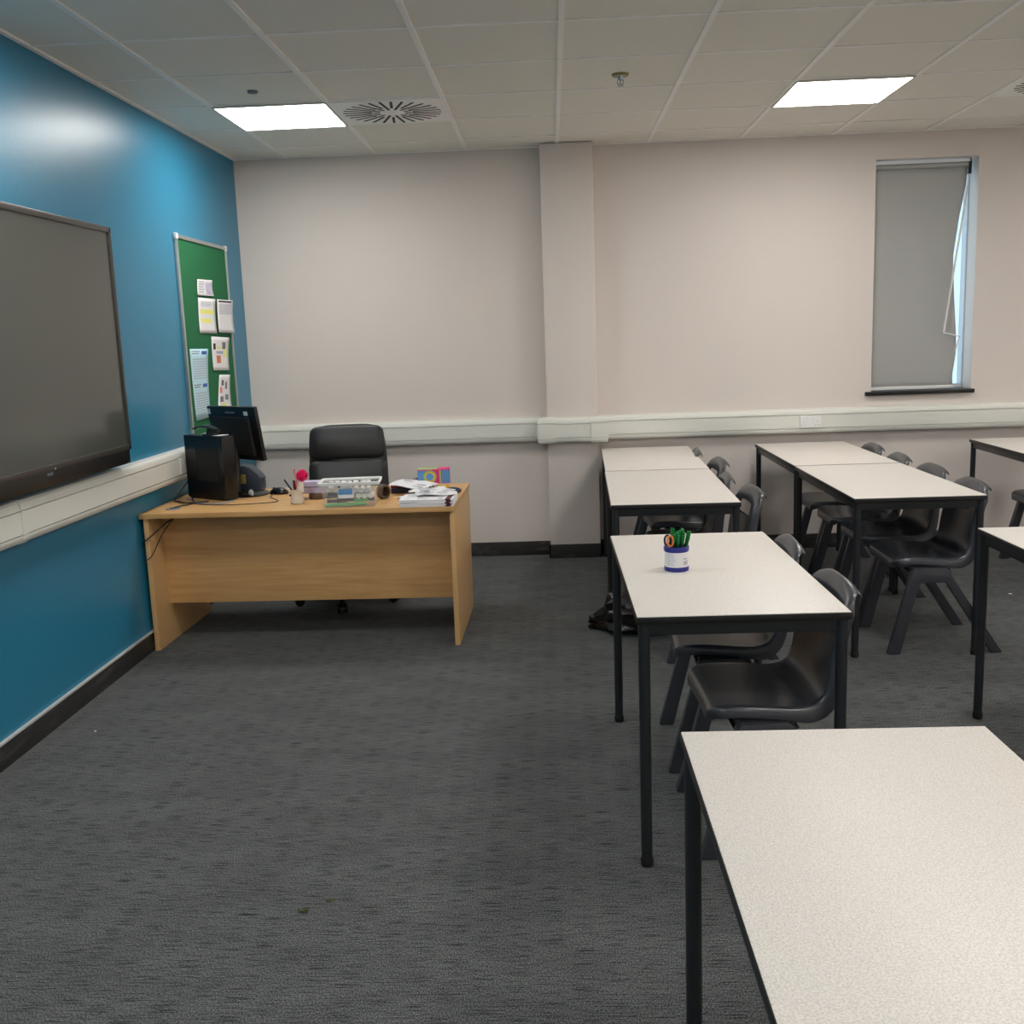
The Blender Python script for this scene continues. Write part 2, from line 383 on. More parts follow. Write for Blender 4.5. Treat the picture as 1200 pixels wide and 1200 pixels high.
q(MB().box(TX-.05, TX-.01, ty1-.004, ty1+.022, 1.115, 1.185, .003).box(TX-.05, TX-.015, ty1-.004, ty1+.012, 1.07, 1.12, .003), 'side_clip', 'black')
q(MB().box(XL, XL+.03, 3.2, 4.5, 1.2, 1.8), 'wall_bracket', 'black')

# ---------------------------------------------------------------- notice board and papers
nb = thing('notice_board', 'tall green felt notice board in a silver frame, on the blue wall', 'notice board', (XL, 6.32, 1.6))
by0, by1, bz0, bz1 = 5.875, 6.785, 1.0, 2.155
q(MB().box(XL, XL+.012, by0+.01, by1-.01, bz0+.01, bz1-.01), 'felt', 'green', nb)
fr = MB()
for a in ((by0, by0+.022, bz0, bz1), (by1-.022, by1, bz0, bz1), (by0, by1, bz0, bz0+.022), (by0, by1, bz1-.022, bz1)): fr.box(XL, XL+.020, *a, .003)
q(fr, 'frame', 'alu', nb)
for y in (by0+.01, by1-.01): q(MB().box(XL, XL+.023, y-.018, y+.018, bz1-.028, bz1+.006, .006), 'corner_cap', 'white', nb)
def sheet(name, label, quad, m, marks, cat='paper', curl=.006, x0=XL+.0135):
    """quad: (y,z) top-left, top-right, bottom-right, bottom-left; marks: (u0,u1,v0,v1,mat) with v from the top"""
    c = [sum(p[i] for p in quad)/4 for i in (0, 1)]; t = thing(name, label, cat, (x0, c[0], c[1]))
    def P(u, v, off=0):
        y = (quad[0][0]*(1-u)+quad[1][0]*u)*(1-v)+(quad[3][0]*(1-u)+quad[2][0]*u)*v
        z = (quad[0][1]*(1-u)+quad[1][1]*u)*(1-v)+(quad[3][1]*(1-u)+quad[2][1]*u)*v
        b = .002+curl*(abs(2*v-1)**2)*(.35+.65*u)
        return Vector((b+off, y-c[0], z-c[1]))
    mb = MB(); mb.loft([[P(j/6, i/8) for j in range(7)] for i in range(9)], closed=False, cap=False)
    o = mb.build('sheet', m, t); s = o.modifiers.new('t', 'SOLIDIFY'); s.thickness = .0004; s.offset = 0
    g = {}
    for u0, u1, v0, v1, mm in marks: g.setdefault(mm, []).append((u0, u1, v0, v1))
    mb = MB(); mm_ = list(g)
    for k, mm in enumerate(mm_):
        for u0, u1, v0, v1 in g[mm]:
            n = max(1, int((v1-v0)*8)); mb.loft([[P(u0+(u1-u0)*j/3, v0+(v1-v0)*i/n, .0008) for j in range(4)] for i in range(n+1)], closed=False, cap=False, m=k)
    if marks: mb.build('printing', mm_, t)
    return t
def lines(u0, u1, v0, v1, n, m='inkl', jit=.25):
    out = []
    for i in range(n):
        v = v0+(v1-v0)*i/n; out.append((u0, u1-random.random()*jit*(u1-u0), v, v+(v1-v0)/n*.4, m))
    return out
sheet('pinned_paper', 'small white notice pinned topmost on the green board', [(6.175, 1.922), (6.44, 1.928), (6.452, 1.832), (6.16, 1.828)], 'paper', lines(.08, .45, .1, .9, 5)+[(.55, .92, .2, .9, 'lilac')])
sheet('pinned_paper', 'white sheet with yellow highlighter bands on the green board', [(6.16, 1.815), (6.468, 1.816), (6.456, 1.605), (6.145, 1.608)], 'paper', [(.1, .88, .32, .45, 'hl'), (.1, .75, .58, .7, 'hl')]+lines(.15, .8, .1, .25, 3))
sheet('pinned_paper', 'white timetable sheet overhanging the right edge of the board', [(6.49, 1.815), (6.80, 1.818), (6.79, 1.608), (6.475, 1.612)], 'paper', [(.06, .9, .03, .08, 'inkk')]+lines(.08, .92, .14, .46, 7, 'inkl', .05), x0=XL+.022)
sheet('pinned_paper', 'white sheet with small photos and an orange square on the board', [(6.345, 1.588), (6.69, 1.58), (6.64, 1.372), (6.335, 1.382)], 'paper', [(.08, .22, .2, .38, 'inkk'), (.6, .8, .15, .36, 'ink'), (.25, .5, .55, .78, 'orange'), (.7, .85, .35, .6, 'hl'), (.3, .5, .28, .36, 'hl'), (.25, .65, .42, .5, 'inkl')])
sheet('pinned_paper', 'curling white sheet lowest on the board, just above the monitor', [(6.44, 1.352), (6.645, 1.345), (6.63, 1.12), (6.36, 1.13)], 'paper', [(.25, .4, .15, .3, 'inkk'), (.55, .72, .2, .4, 'ink'), (.1, .3, .35, .5, 'coral'), (.15, .4, .6, .75, 'ink'), (.55, .8, .55, .7, 'ink'), (.25, .6, .8, .9, 'hl')])
sheet('pinned_paper', 'long pale blue double sheet at the lower left of the board', [(5.94, 1.518), (6.255, 1.514), (6.20, 1.108), (5.955, 1.103)], 'paperb', [(.62, .9, .03, .08, 'blueink'), (.62, .9, .5, .55, 'blueink')]+lines(.08, .55, .03, .09, 2, 'ink')+lines(.1, .9, .14, .44, 9, 'inkl', .1)+lines(.08, .55, .5, .56, 2, 'ink')+lines(.1, .9, .62, .94, 9, 'inkl', .1))

# ---------------------------------------------------------------- classroom tables
TL, TW = 1.18, .592
def make_table():
    t = thing('classroom_table', 'table', 'table', (0, 0, 0))
    a, b = TW/2, TL/2
    MB().box(-a+.003, a-.003, -b+.003, b-.003, HT-.004, HT, .001).build('tabletop', 'laminate', t)
    MB().box(-a, a, -b, b, HT-.023, HT-.0012, .005).build('edge_band', 'edge', t)
    for s in (-1, 1):
        MB().box(-a+.03, a-.03, s*(b-.028)-.0125, s*(b-.028)+.0125, HT-.058, HT-.022, .002).build('rail', 'frame', t)
        MB().box(s*(a-.028)-.0125, s*(a-.028)+.0125, -b+.03, b-.03, HT-.058, HT-.022, .002).build('rail', 'frame', t)
        for u in (-1, 1):
            l = MB().cyl((0, 0, .012), (0, 0, HT-.022), .0165, seg=28).build('leg', 'frame', t, loc=(s*(a-.0225), u*(b-.0225), 0))
            MB().lathe([(.0, 0), (.0165, 0), (.0185, .004), (.0185, .022), (.0165, .026), (0, .026)], seg=28).build('foot', 'rubber', l)
    return t
tables = [(.528, 1.354, 0, 'large speckled pale classroom table closest to the camera, bottom right corner'),
          (.508, 3.369, .3, 'speckled pale classroom table with the blue pot of pens on it'),
          (.566, 5.262, -1.6, 'pale classroom table behind the one with the pen pot, front half of that pair'),
          (.603, 6.458, -1.6, 'pale classroom table pushed against the back wall beside the pillar'),
          (1.648, 5.254, -.2, 'pale classroom table in the middle of the right side, front half of its pair'),
          (1.656, 6.452, -.4, 'pale classroom table against the back wall, below the double socket'),
          (1.890, 3.325, 0, 'pale classroom table cut off at the right edge, nearer corner one'),
          (3.036, 6.350, -1.3, 'pale classroom table at the far right edge, near the window wall')]
proto = make_table()
for i, (x, y, a, lab) in enumerate(tables):
    o = proto if i == 0 else copy_tree(proto)
    o.location = (x, y, 0); o.rotation_euler.z = R(a); o['label'] = lab; o['group'] = 'pale speckled classroom tables'

# ---------------------------------------------------------------- plastic chairs (face -x)
def make_chair():
    t = thing('plastic_chair', 'chair', 'chair')
    prof = [(-.226, .418, .165), (-.218, .432, .19), (-.195, .441, .203), (-.15, .444, .208), (-.09, .442, .21), (-.03, .437, .21), (.02, .432, .21), (.062, .435, .208),
            (.094, .450, .205), (.116, .476, .202), (.129, .51, .2), (.138, .55, .198), (.146, .59, .195), (.153, .63, .192), (.160, .668, .190), (.1665, .70, .188), (.173, .728, .186), (.180, .752, .182), (.187, .775, .175), (.195, .793, .163), (.206, .804, .145)]
    vs = [-1, -.93, -.75, -.5, -.27, 0, .27, .5, .75, .93, 1]
    prof = [(x+(-.006*(z-.45)/.35 if z > .45 else 0), z if z < .45 else .45+(z-.45)*.945, w) for x, z, w in prof]
    n = len(prof); bm = bmesh.new(); V = []
    def tang(i):
        a = prof[max(i-1, 0)]; b = prof[min(i+1, n-1)]; d = Vector((b[0]-a[0], 0, b[1]-a[1])).normalized(); return d
    for i, (x, z, w) in enumerate(prof):
        d = tang(i); nn = Vector((-d.z, 0, d.x))            # towards the sitter
        back = min(1, max(0, (z-.45)/.12)) if x > .08 else 0
        fl = .034 if x < 0 else .034+.018*math.exp(-((x-.075)/.05)**2) if x < .12 else .040
        if i > n-5: fl = (.026, .015, .007, .003)[i-(n-4)]
        row = []
        def pt(v, lift=0): 
            tt_ = max(0, (i-(n-6))/5)
            c = back*.022*v*v*(1-tt_) + (1-back)*.008*(v*v)           # concave back, dished seat
            return Vector((x+.008*tt_*abs(v)**3, v*w, z-.022*tt_*abs(v)**3.5)) + nn*(c+lift)
        L = [pt(-1)+Vector((0, -.006, 0))-nn*fl]+[pt(v) for v in vs]
        L += [pt(1)+Vector((0, .006, 0))-nn*fl]
        V.append([bm.verts.new(p) for p in L])
    # rolled top rail and front lip
    top = [bm.verts.new(v.co+Vector((.010, 0, -.004))) for v in V[-1]]
    for k, e in ((0, 1), (-1, -1)): top[k].co = top[k+e].co+Vector((.0, -.002*e, -.006))
    top2 = [bm.verts.new(v.co+Vector((.005, 0, -.018))) for v in top]
    for k, e in ((0, 1), (-1, -1)): top2[k].co = top2[k+e].co+Vector((-.003, .001*e, .002))
    lip = [bm.verts.new(v.co+Vector((.002, 0, -.026))) for v in V[0]]
    for k in (0, -1): lip[k].co = V[0][k].co+Vector((.006, 0, -.002))
    V = [lip]+V+[top, top2]
    m = len(V[0])
    for i in range(len(V)-1):
        for j in range(m-1):
            if 15 <= i <= 16 and 4 <= j <= 7: continue       # hand slot under the top rail
            bm.faces.new((V[i][j], V[i][j+1], V[i+1][j+1], V[i+1][j]))
    bmesh.ops.recalc_face_normals(bm, faces=bm.faces)
    b = MB(); b._merge(bm); o = b.build('seat_shell', 'chair', t, ang=180)
    s = o.modifiers.new('thick', 'SOLIDIFY'); s.thickness = .006; s.offset = 0
    s = o.modifiers.new('round', 'SUBSURF'); s.levels = 2; s.render_levels = 2
    out = [(-.262, 0), (-.165, .366), (-.157, .395), (-.142, .408), (-.005, .408), (.012, .396), (.024, .366), (.262, 0), (.212, 0), (.002, .330), (-.008, .338), (-.118, .338), (-.126, .330), (-.206, 0)]
    for sg in (-1, 1):
        lb = MB().prism(out, 'y', -.019, .019, .005)
        for vv in lb.bm.verts:
            vv.co.y += sg*(.228-.006*(vv.co.z/.4))
        lo = lb.build('leg_frame', 'chair', t, ang=40)
        MB().box(-.15, .02, sg*.12, sg*.205, .385, .415, .01).build('leg_bracket', 'chair', lo)
    MB().box(-.14, .02, -.2, .2, .385, .405, .008).build('seat_brace', 'chair', t)
    return t
chairs = [(.650, 3.075, 2, 'dark plastic chair tucked under the pen pot table, nearer the camera'),
          (.640, 3.665, -2, 'dark plastic chair tucked under the pen pot table, farther from the camera'),
          (.750, 4.90, 3, 'dark plastic chair nearest beside the second left table, its slotted back in view'),
          (.705, 5.40, -3, 'dark plastic chair second from the front beside the left table pair'),
          (.775, 6.05, 3, 'dark plastic chair third from the front beside the left table pair'),
          (.715, 6.60, -4, 'dark plastic chair beside the far left table, closest to the back wall'),
          (1.792, 4.945, 0, 'dark plastic chair in front at the middle table, its whole side and legs in view'),
          (1.805, 5.50, 1, 'dark plastic chair just behind the front one at the middle table'),
          (1.800, 6.02, -2, 'dark plastic chair under the near end of the socket wall table'),
          (1.815, 6.56, 0, 'dark plastic chair at the socket wall table, closest to the wall'),
          (3.12, 6.42, 0, 'dark plastic chair cut off at the right edge under the far right table')]
proto = make_chair()
for i, (x, y, a, lab) in enumerate(chairs):
    o = proto if i == 0 else copy_tree(proto)
    o.location = (x, y, 0); o.rotation_euler.z = R(a); o['label'] = lab; o['group'] = 'dark plastic chairs at the tables'

# ---------------------------------------------------------------- teacher's desk
DX, DY, DA = -1.283, 5.418, R(-.9)
dk = thing('office_desk', 'light beech teacher desk with a modesty panel, in the corner by the blue wall', 'desk', (DX, DY, 0), DA)
a, b = .795, .405
MB().box(-a, a, -b, b, HD-.025, HD, .002).build('desktop', ['wood'], dk)
MB().box(-a+.018, -a+.043, -b+.012, b-.03, 0, HD-.025, .0015).build('side_panel', 'woodedge', dk)
MB().box(a-.027, a-.002, -b+.012, b-.03, 0, HD-.025, .0015).build('side_panel', 'woodedge', dk)
MB().box(-a+.043, a-.027, -.215, -.197, .205, HD-.025, .0015).build('modesty_panel', 'wood', dk)
MB().lathe([(0, 0), (.038, 0), (.036, .004), (0, .004)], (-.672, -.255, HD), 28).build('grommet', 'ink', dk)

# ---------------------------------------------------------------- office chair
oc = thing('office_chair', 'black padded leather office chair behind the desk', 'office chair', (-1.25, 6.0, 0), R(2))
def pad(w0, w1, h, th, n=4.0, bulge=.03):
    """rounded cushion in the xz plane from z=0..h, width w0 (bottom) to w1 (top)"""
    rings = []
    for k in range(-4, 5):
        s = k/4; sc = (1-abs(s)**3.2*.10); y = s*th/2*(1 if abs(s) < 1 else 1)
        ring = []
        for i in range(48):
            t_ = i*2*PI/48; cx = math.copysign(abs(math.cos(t_))**(2/n), math.cos(t_)); cz = math.copysign(abs(math.sin(t_))**(2/n), math.sin(t_))
            z = h/2+cz*h/2*sc; w = (w0+(w1-w0)*(z/h))/2
            ring.append(Vector((cx*w*sc, y+bulge*(cx*cx), z)))
        rings.append(ring)
    return rings
Xb = Matrix.Translation((0, .27, .50)) @ Matrix.Rotation(R(-7), 4, 'X')
Xb2 = Matrix.Translation((0, .245, .50)) @ Matrix.Rotation(R(-7), 4, 'X')
MB().loft(pad(.50, .46, .53, .075, 5, -.03), X=Xb).build('backrest', 'leather', oc, ang=70)
cu = MB()
cu.loft(pad(.48, .478, .315, .05, 9, -.025), X=Matrix.Translation((0, .238, .505)) @ Matrix.Rotation(R(-7), 4, 'X'))
cu.loft(pad(.478, .448, .212, .052, 6, -.025), X=Matrix.Translation((0, .276, .812)) @ Matrix.Rotation(R(-7), 4, 'X'))
cu.build('back_cushion', 'leather', oc, ang=70)
MB().box(-.25, .25, -.26, .24, .42, .50, .035, seg=4).build('seat', 'leather', oc)
for s in (-1, 1):
    MB().tube([(s*.25, .18, .44), (s*.30, .16, .50), (s*.305, .10, .64), (s*.30, -.08, .655)], .016).build('armrest', 'black', oc)
MB().cyl((0, 0, .10), (0, 0, .42), .028).cyl((0, 0, .08), (0, 0, .2), .04).build('gas_lift', 'black', oc)
for k in range(5):
    an = R(200+72*k); c, s = math.cos(an), math.sin(an)
    lg = MB().prism([(.0, .10), (.03, .13), (.30, .088), (.305, .072), (.0, .075)], 'y', -.022, .022, .005, X=Matrix.Rotation(an, 4, 'Z')).build('base_leg', 'chrome' if k == 1 else 'black', oc)
    MB().cyl((.295*c-.014*s, .295*s+.014*c, .028), (.295*c-.026*s, .295*s+.026*c, .028), .028).cyl((.295*c+.014*s, .295*s-.014*c, .028), (.295*c+.026*s, .295*s-.026*c, .028), .028).cyl((.295*c, .295*s, .03), (.295*c, .295*s, .08), .016).build('castor', 'black', lg)

# ---------------------------------------------------------------- computer on the desk
pc = thing('computer_tower', 'black slim desktop computer standing upright on the left of the desk', 'computer', (-1.752, 5.385, HD), math.atan2(.19, -.27))
# local x runs along the wide side away from the corner, local -y is behind (the far side)
L_, Wd, Ht = .325, .092, .345
MB().box(.0, L_, -Wd+.018, 0, .006, Ht, .006).build('case', 'black', pc)
MB().box(-.012, .004, -Wd+.014, .004, .004, Ht+.002, .006).build('front_bezel', 'gloss', pc)
sp = MB(); sp.box(.04, .22, -.001, .0016, .10, .28, .004).box(.155, .165, .0005, .0024, .13, .25, .001)
sp.build('side_recess', 'blackm', pc)
MB().box(.02, L_-.03, -Wd+.022, -.004, 0, .008).build('foot_rail', 'rubber', pc)
sl = MB().box(-.035, .035, -.025, .025, 0, .0015).build('paper_slip', 'paper', None, loc=(-1.765, 5.43, HD+Ht+.003), rz=R(60))
tag(sl, 'small white paper slip lying on top of the computer tower', 'paper')
wc = thing('desk_webcam', 'curved black gadget perched on top of the computer tower', 'webcam', (-1.83, 5.46, HD+Ht+.001), R(-35))
MB().box(-.035, .035, -.03, .03, 0, .01, .004).cyl((.0, 0, .008), (0.005, 0, .04), .022, .017).build('base', 'black', wc)
arc = []
for k in range(13):
    u = k/12; x = -.13+.20*u; z = .034+.018*math.sin(u*PI)-.006*u; w = .016+.012*math.sin(PI*(.15+.85*u)); h = .004+.007*u
    arc.append([Vector((x, w*math.cos(j*PI/6), z+h*math.sin(j*PI/6))) for j in range(12)])
MB().loft(arc).build('head', 'gloss', wc)

mo = thing('computer_monitor', 'black flat monitor seen from the back, on a round foot behind the tower', 'monitor', (-1.69, 5.612, HD), math.atan2(.27, -.351)+PI)
# local +x runs to the right end of the screen (toward the camera), local -y faces the camera side (back of the screen)
mc = Vector((-1.745, 5.690, 0)); loc_ = Matrix.Rotation(-(math.atan2(.27, -.351)+PI), 4, 'Z') @ (mc-Vector((-1.69, 5.612, 0)))
Xm = Matrix.Translation((loc_.x, loc_.y, .190)) @ Matrix.Rotation(R(8), 4, 'X')
MB().box(-.218, .218, -.008, .016, 0, .300, .006, X=Xm).build('screen_shell', 'black', mo)
MB().box(-.17, .17, -.030, -.006, .03, .245, .012, X=Xm).build('rear_housing', 'blackm', mo)
MB().box(-.205, .205, .0155, .0165, .02, .285, X=Xm).build('screen', 'gloss', mo)
MB().box(.118, .152, -.0095, -.0080, .252, .274, X=Xm).box(-.212, -.190, -.0095, -.0080, .255, .285, X=Xm).build('sticker', 'white', mo)
MB().box(-.05, .035, -.0092, -.0080, .262, .271, X=Xm).build('logo', 'ink', mo)
nk = Matrix.Rotation(-(math.atan2(.27, -.351)+PI), 4, 'Z') @ Vector((-.070, .012, 0))
MB().cyl((nk.x, nk.y, .01), (loc_.x, loc_.y-.022, .30), .020, .018, X=None).build('neck', 'black', mo)
MB().lathe([(0, 0), (.115, 0), (.118, .006), (.10, .014), (.03, .024), (0, .024)], (0, 0, 0), 40).build('foot', 'gloss', mo)
MB().sphere((0, 0, 0), .021, sc=(1, .35, 1), X=Matrix.Translation((.086, -.05, .02))).build('badge', 'ledoff', mo)
dv = thing('desktop_device', 'slate grey rounded device case with a gold sticker, between monitor and office chair', 'device', (-1.87, 5.705, HD), R(0))
MB().prism([(0, 0), (.215, 0), (.222, .015), (.222, .075), (.205, .10), (.165, .135), (.13, .148), (0, .152)], 'y', 0, .11, .006).build('case', 'slate', dv)
MB().box(.098, .138, -.0012, .001, .05, .10).build('sticker', 'gold', dv)
g_ = MB()
for k in range(4): g_.box(.104, .132-.006*(k % 2), -.0018, -.001, .057+.011*k, .061+.011*k)
g_.build('printing', 'inkk', dv)
ms = thing('computer_mouse', 'black computer mouse on the desk beside the monitor', 'mouse', (-1.520, 5.600, HD), R(75))
MB().sphere((0, 0, .003), .034, sc=(.95, 1.65, 1.0)).build('body', 'gloss', ms)
bmx = ms.children[0].data
for v_ in bmx.vertices: v_.co.z = max(0, v_.co.z)
MB().cyl((-.004, .03, .031), (.004, .03, .031), .006, seg=14).build('wheel', 'blackm', ms)

def cable(label, pts, r, m, name='cable'): return tag(MB().tube(pts, r, 8).build(name, m), label, 'cable')
z = HD+.004
cable('thin black mouse cable curving along the desk to the mouse', [(-1.545, 5.56, z), (-1.53, 5.46, z), (-1.45, 5.30, z), (-1.58, 5.245, z), (-1.72, 5.235, z), (-1.86, 5.29, z), (-2.0, 5.37, z)], .0022, 'black')
cable('light grey cable looped in front of the computer tower', [(-1.70, 5.36, z), (-1.76, 5.28, z), (-1.86, 5.30, z), (-1.93, 5.40, z), (-2.0, 5.50, z)], .0042, 'cable')
cable('thick black cable from the desk edge up behind the computer tower', [(-1.97, 5.155, z), (-1.94, 5.20, z+.004), (-1.90, 5.30, z+.004), (-1.95, 5.44, z+.006), (-2.02, 5.62, z+.03), (-2.045, 5.75, z+.10)], .004, 'black')
cable('black cable trailing across the left end of the desk', [(-1.84, 5.37, z), (-1.93, 5.31, z+.005), (-1.99, 5.36, z+.005), (-2.04, 5.42, z+.004), (-2.055, 5.56, z+.03), (-2.058, 5.7, z+.07)], .0035, 'black')
cable('black cable hanging below the left end of the desk top', [(-1.93, 5.14, HD-.032), (-1.97, 5.10, .655), (-2.03, 5.04, .60), (-2.068, 5.02, .565), (-2.072, 5.15, .52), (-2.074, 5.5, .45), (-2.074, 5.75, .50)], .004, 'black')
cable('second black cable hanging against the desk side panel', [(-1.945, 5.16, HD-.032), (-1.99, 5.08, .60), (-2.035, 5.035, .50), (-2.065, 5.02, .47), (-2.072, 5.2, .40), (-2.074, 5.6, .38)], .0025, 'black')

# ---------------------------------------------------------------- things on the desk
cp = thing('pen_holder', 'cream ceramic pen holder with pointed ears on the desk front', 'pen holder', (-1.330, 5.240, HD))
MB().lathe([(0, 0), (.031, 0), (.035, .006), (.033, .028), (.027, .042), (.026, .052), (.030, .066), (.033, .072), (.030, .074), (.023, .05), (0, .05)], seg=28).build('body', 'cream', cp)
MB().loft([[Vector((-.022-.040*u, .020*(1-u)*math.cos(k*PI/5), .052+.040*u+.020*(1-u)*math.sin(k*PI/5))) for k in range(10)] for u in (0, .3, .6, .85, .97)]).build('ear', 'cream', cp)
MB().loft([[Vector((.014+.012*u+.024*(1-u*.6)*math.cos(k*PI/5), .022*(1-u*.8)*math.sin(k*PI/5), .060+.050*u)) for k in range(10)] for u in (0, .3, .6, .9, 1)]).build('ear', 'cream', cp)
MB().sphere((-.031, -.016, .045), .0055, seg=10).build('spot', 'black', cp)
pm = thing('novelty_pen', 'hot pink fluffy pompom pen standing in the cream holder', 'pen', (-1.315, 5.25, HD+.055))
MB().cyl((-.002, 0, 0), (.012, 0, .06), .004, seg=12).build('barrel', 'pink', pm)
fz = MB()
for k in range(420):
    d = Vector((random.gauss(0, 1), random.gauss(0, 1), random.gauss(0, 1))).normalized(); r = .028+.009*random.random()
    p = Vector((.016, 0, .088)); a_, b_2 = frame_of(d)
    fz.loft([[p+d*.018+a_*.003, p+d*.018+b_2*.003, p+d*.018-a_*.003], [p+d*r+a_*.0006, p+d*r+b_2*.0006, p+d*r-a_*.0006]])
fz.sphere((.016, 0, .088), .023, seg=14); fz.build('pompom', 'pink', pm, flat=True)
tag(MB().tube([(-1.330, 5.235, HD+.055), (-1.326, 5.235, HD+.13), (-1.334, 5.235, HD+.165), (-1.328, 5.235, HD+.178)], .0042).build('pencil', 'coral'), 'coral pencil sticking up highest from the cream holder', 'pencil')
tag(MB().cyl((-1.342, 5.23, HD+.055), (-1.387, 5.225, HD+.128), .0045, seg=12).build('pen', 'inkk'), 'dark pen leaning left out of the cream holder', 'pen')
tag(MB().cyl((-1.334, 5.225, HD+.055), (-1.336, 5.222, HD+.122), .0065, seg=14).build('pen', 'maroon'), 'maroon marker upright in the cream holder', 'pen')
lb = thing('lilac_box', 'pale lilac card box behind the cream pen holder', 'box', (-1.275, 5.41, HD), R(4))
MB().box(-.075, .075, -.04, .04, .030, .092, .004).build('body', 'lilac', lb)
MB().box(-.077, .077, -.042, .042, .062, .068, .002).build('band', 'ink', lb)
tr = thing('tape_roll', 'dark roll of tape lying under the lilac box', 'tape', (-1.255, 5.40, HD))
MB().lathe([(.03, 0), (.048, 0), (.05, .004), (.05, .025), (.048, .0295), (.03, .0295), (.03, 0)], seg=32).build('tape', 'brown', tr)

# clear box of glue sticks and markers
BXc, BYc, BA = -1.030, 5.145, R(12)
bx = thing('storage_box', 'clear plastic storage box full of glue sticks and markers', 'box', (BXc, BYc, HD), R(5))
def rrect(hx, hy, r, z, n=5):
    out = []
    for cx, cy, a0 in ((hx-r, hy-r, 0), (-hx+r, hy-r, 90), (-hx+r, -hy+r, 180), (hx-r, -hy+r, 270)):
        for k in range(n+1): an = R(a0+90*k/n); out.append(Vector((cx+r*math.cos(an), cy+r*math.sin(an), z)))
    return out
MB().loft([rrect(.126, .078, .015, 0), rrect(.142, .092, .018, .118)], cap=True).build('tub', 'clear', bx)
# open the top, leave real wall thickness
me = bx.children[0].data; bmn = bmesh.new(); bmn.from_mesh(me); bmn.faces.ensure_lookup_table()
tf = [f for f in bmn.faces if all(v.co.z > .1 for v in f.verts)]; bmesh.ops.delete(bmn, geom=tf, context='FACES'); bmn.to_mesh(me); bmn.free()
md = bx.children[0].modifiers.new('w', 'SOLIDIFY'); md.thickness = .0015; md.offset = -1
rim = MB(); rim.loft([rrect(.142, .092, .018, .112), rrect(.153, .103, .022, .112), rrect(.155, .105, .022, .126), rrect(.149, .099, .02, .128), rrect(.142, .092, .018, .118)], cap=False)
rim.build('rim', 'white', bx)
MB().box(-.055, .02, -.0905, -.089, .047, .100).build('label', 'paper', bx, flat=True).location = (0, .004, 0)
MB().box(-.052, .017, -.0915, -.0905, .066, .094).build('label_panel', 'bluep', bx, flat=True).location = (0, .004, 0)
Bm = Matrix.Translation((BXc, BYc, HD)) @ Matrix.Rotation(R(5), 4, 'Z')
def glue(p, d, m=('white', 'white')):
    t = thing('glue_stick', 'white glue stick piled in the clear storage box', 'glue stick', Bm @ Vector(p), 0, 'glue sticks in the clear box')
    d = (Bm.to_3x3() @ Vector(d)).normalized()
    t.rotation_euler = d.to_track_quat('Z', 'Y').to_euler()
    MB().cyl((0, 0, 0), (0, 0, .055), .0125, seg=20).build('barrel', m[0], t); MB().cyl((0, 0, .0555), (0, 0, .082), .0135, seg=20).build('cap', m[1], t)
for i, x in enumerate((-.10, -.068, -.036, -.004, .028, .060, .092)):
    glue((x, .03, .038), (random.uniform(-.1, .1), random.uniform(-.2, .1), 1))
for i, (x, zz) in enumerate([(-.098, .088), (.045, .052), (.075, .052), (.105, .052), (.06, .080), (.09, .080), (.03, .082), (-.03, .10), (.0, .105)]):
    glue((x, .012, zz), (0, -1, 0.02))
for i, (x, zz, c, w) in enumerate([(-.075, .013, 'greenl', 'bright green marker lying at the bottom left of the clear box'), (.03, .013, 'greenl', 'bright green marker lying at the bottom middle of the clear box'), (.07, .032, 'greenl', 'bright green marker slanting at the bottom right of the clear box')]):
    t = thing('marker_pen', w, 'marker', Bm @ Vector((x-.03, -.062, zz)))
    t.rotation_euler = (0, R(90), R(5+(i == 2)*12)); MB().cyl((0, 0, 0), (0, 0, .08), .008, seg=16).build('barrel', c, t); MB().cyl((0, 0, -.02), (0, 0, -.0005), .0088, seg=16).build('cap', c, t)
for i, (x, y, zz, dx, dy, dz) in enumerate([(-.115, -.05, .03, 1, .1, 0), (-.115, -.045, .05, 1, .0, .1), (-.11, -.05, .068, 1, .05, -.1), (-.06, -.04, .015, .1, .1, 1), (-.045, -.055, .035, 1, 0, 0), (.02, -.05, .034, 1, 0, 0)]):
    t = thing('marker_pen', 'black whiteboard marker piled inside the clear storage box', 'marker', Bm @ Vector((x, y, zz)), 0, 'black markers in the clear box')
    t.rotation_euler = (Bm.to_3x3() @ Vector((dx, dy, dz))).to_track_quat('Z', 'Y').to_euler()
    MB().cyl((0, 0, 0), (0, 0, .07), .0085, seg=16).build('barrel', 'inkk', t); MB().cyl((0, 0, .0705), (0, 0, .10), .0092, seg=16).build('cap', 'dkgreen' if i == 3 else 'black', t)

mug = thing('tape_roll', 'brown parcel tape roll standing against the clear box', 'tape', (-.893, 5.315, HD+.038), R(55))
MB().lathe([(.027, -.018), (.036, -.018), (.038, -.016), (.038, .016), (.036, .018), (.027, .018), (.027, -.018)], seg=36, X=Matrix.Rotation(R(90), 4, 'X')).build('tape', 'brown', mug)
bk = thing('exercise_book', 'navy exercise book lying flat beside the brown tape roll', 'book', (-.80, 5.56, HD), R(8))
MB().box(-.09, .09, -.07, .07, 0, .028, .002).build('cover', 'navyc', bk)
bk = thing('exercise_book', 'dark red book lying on the navy one', 'book', (-.80, 5.57, HD+.0285), R(4))
MB().box(-.088, .085, -.065, .065, 0, .012, .002).build('cover', 'red', bk)
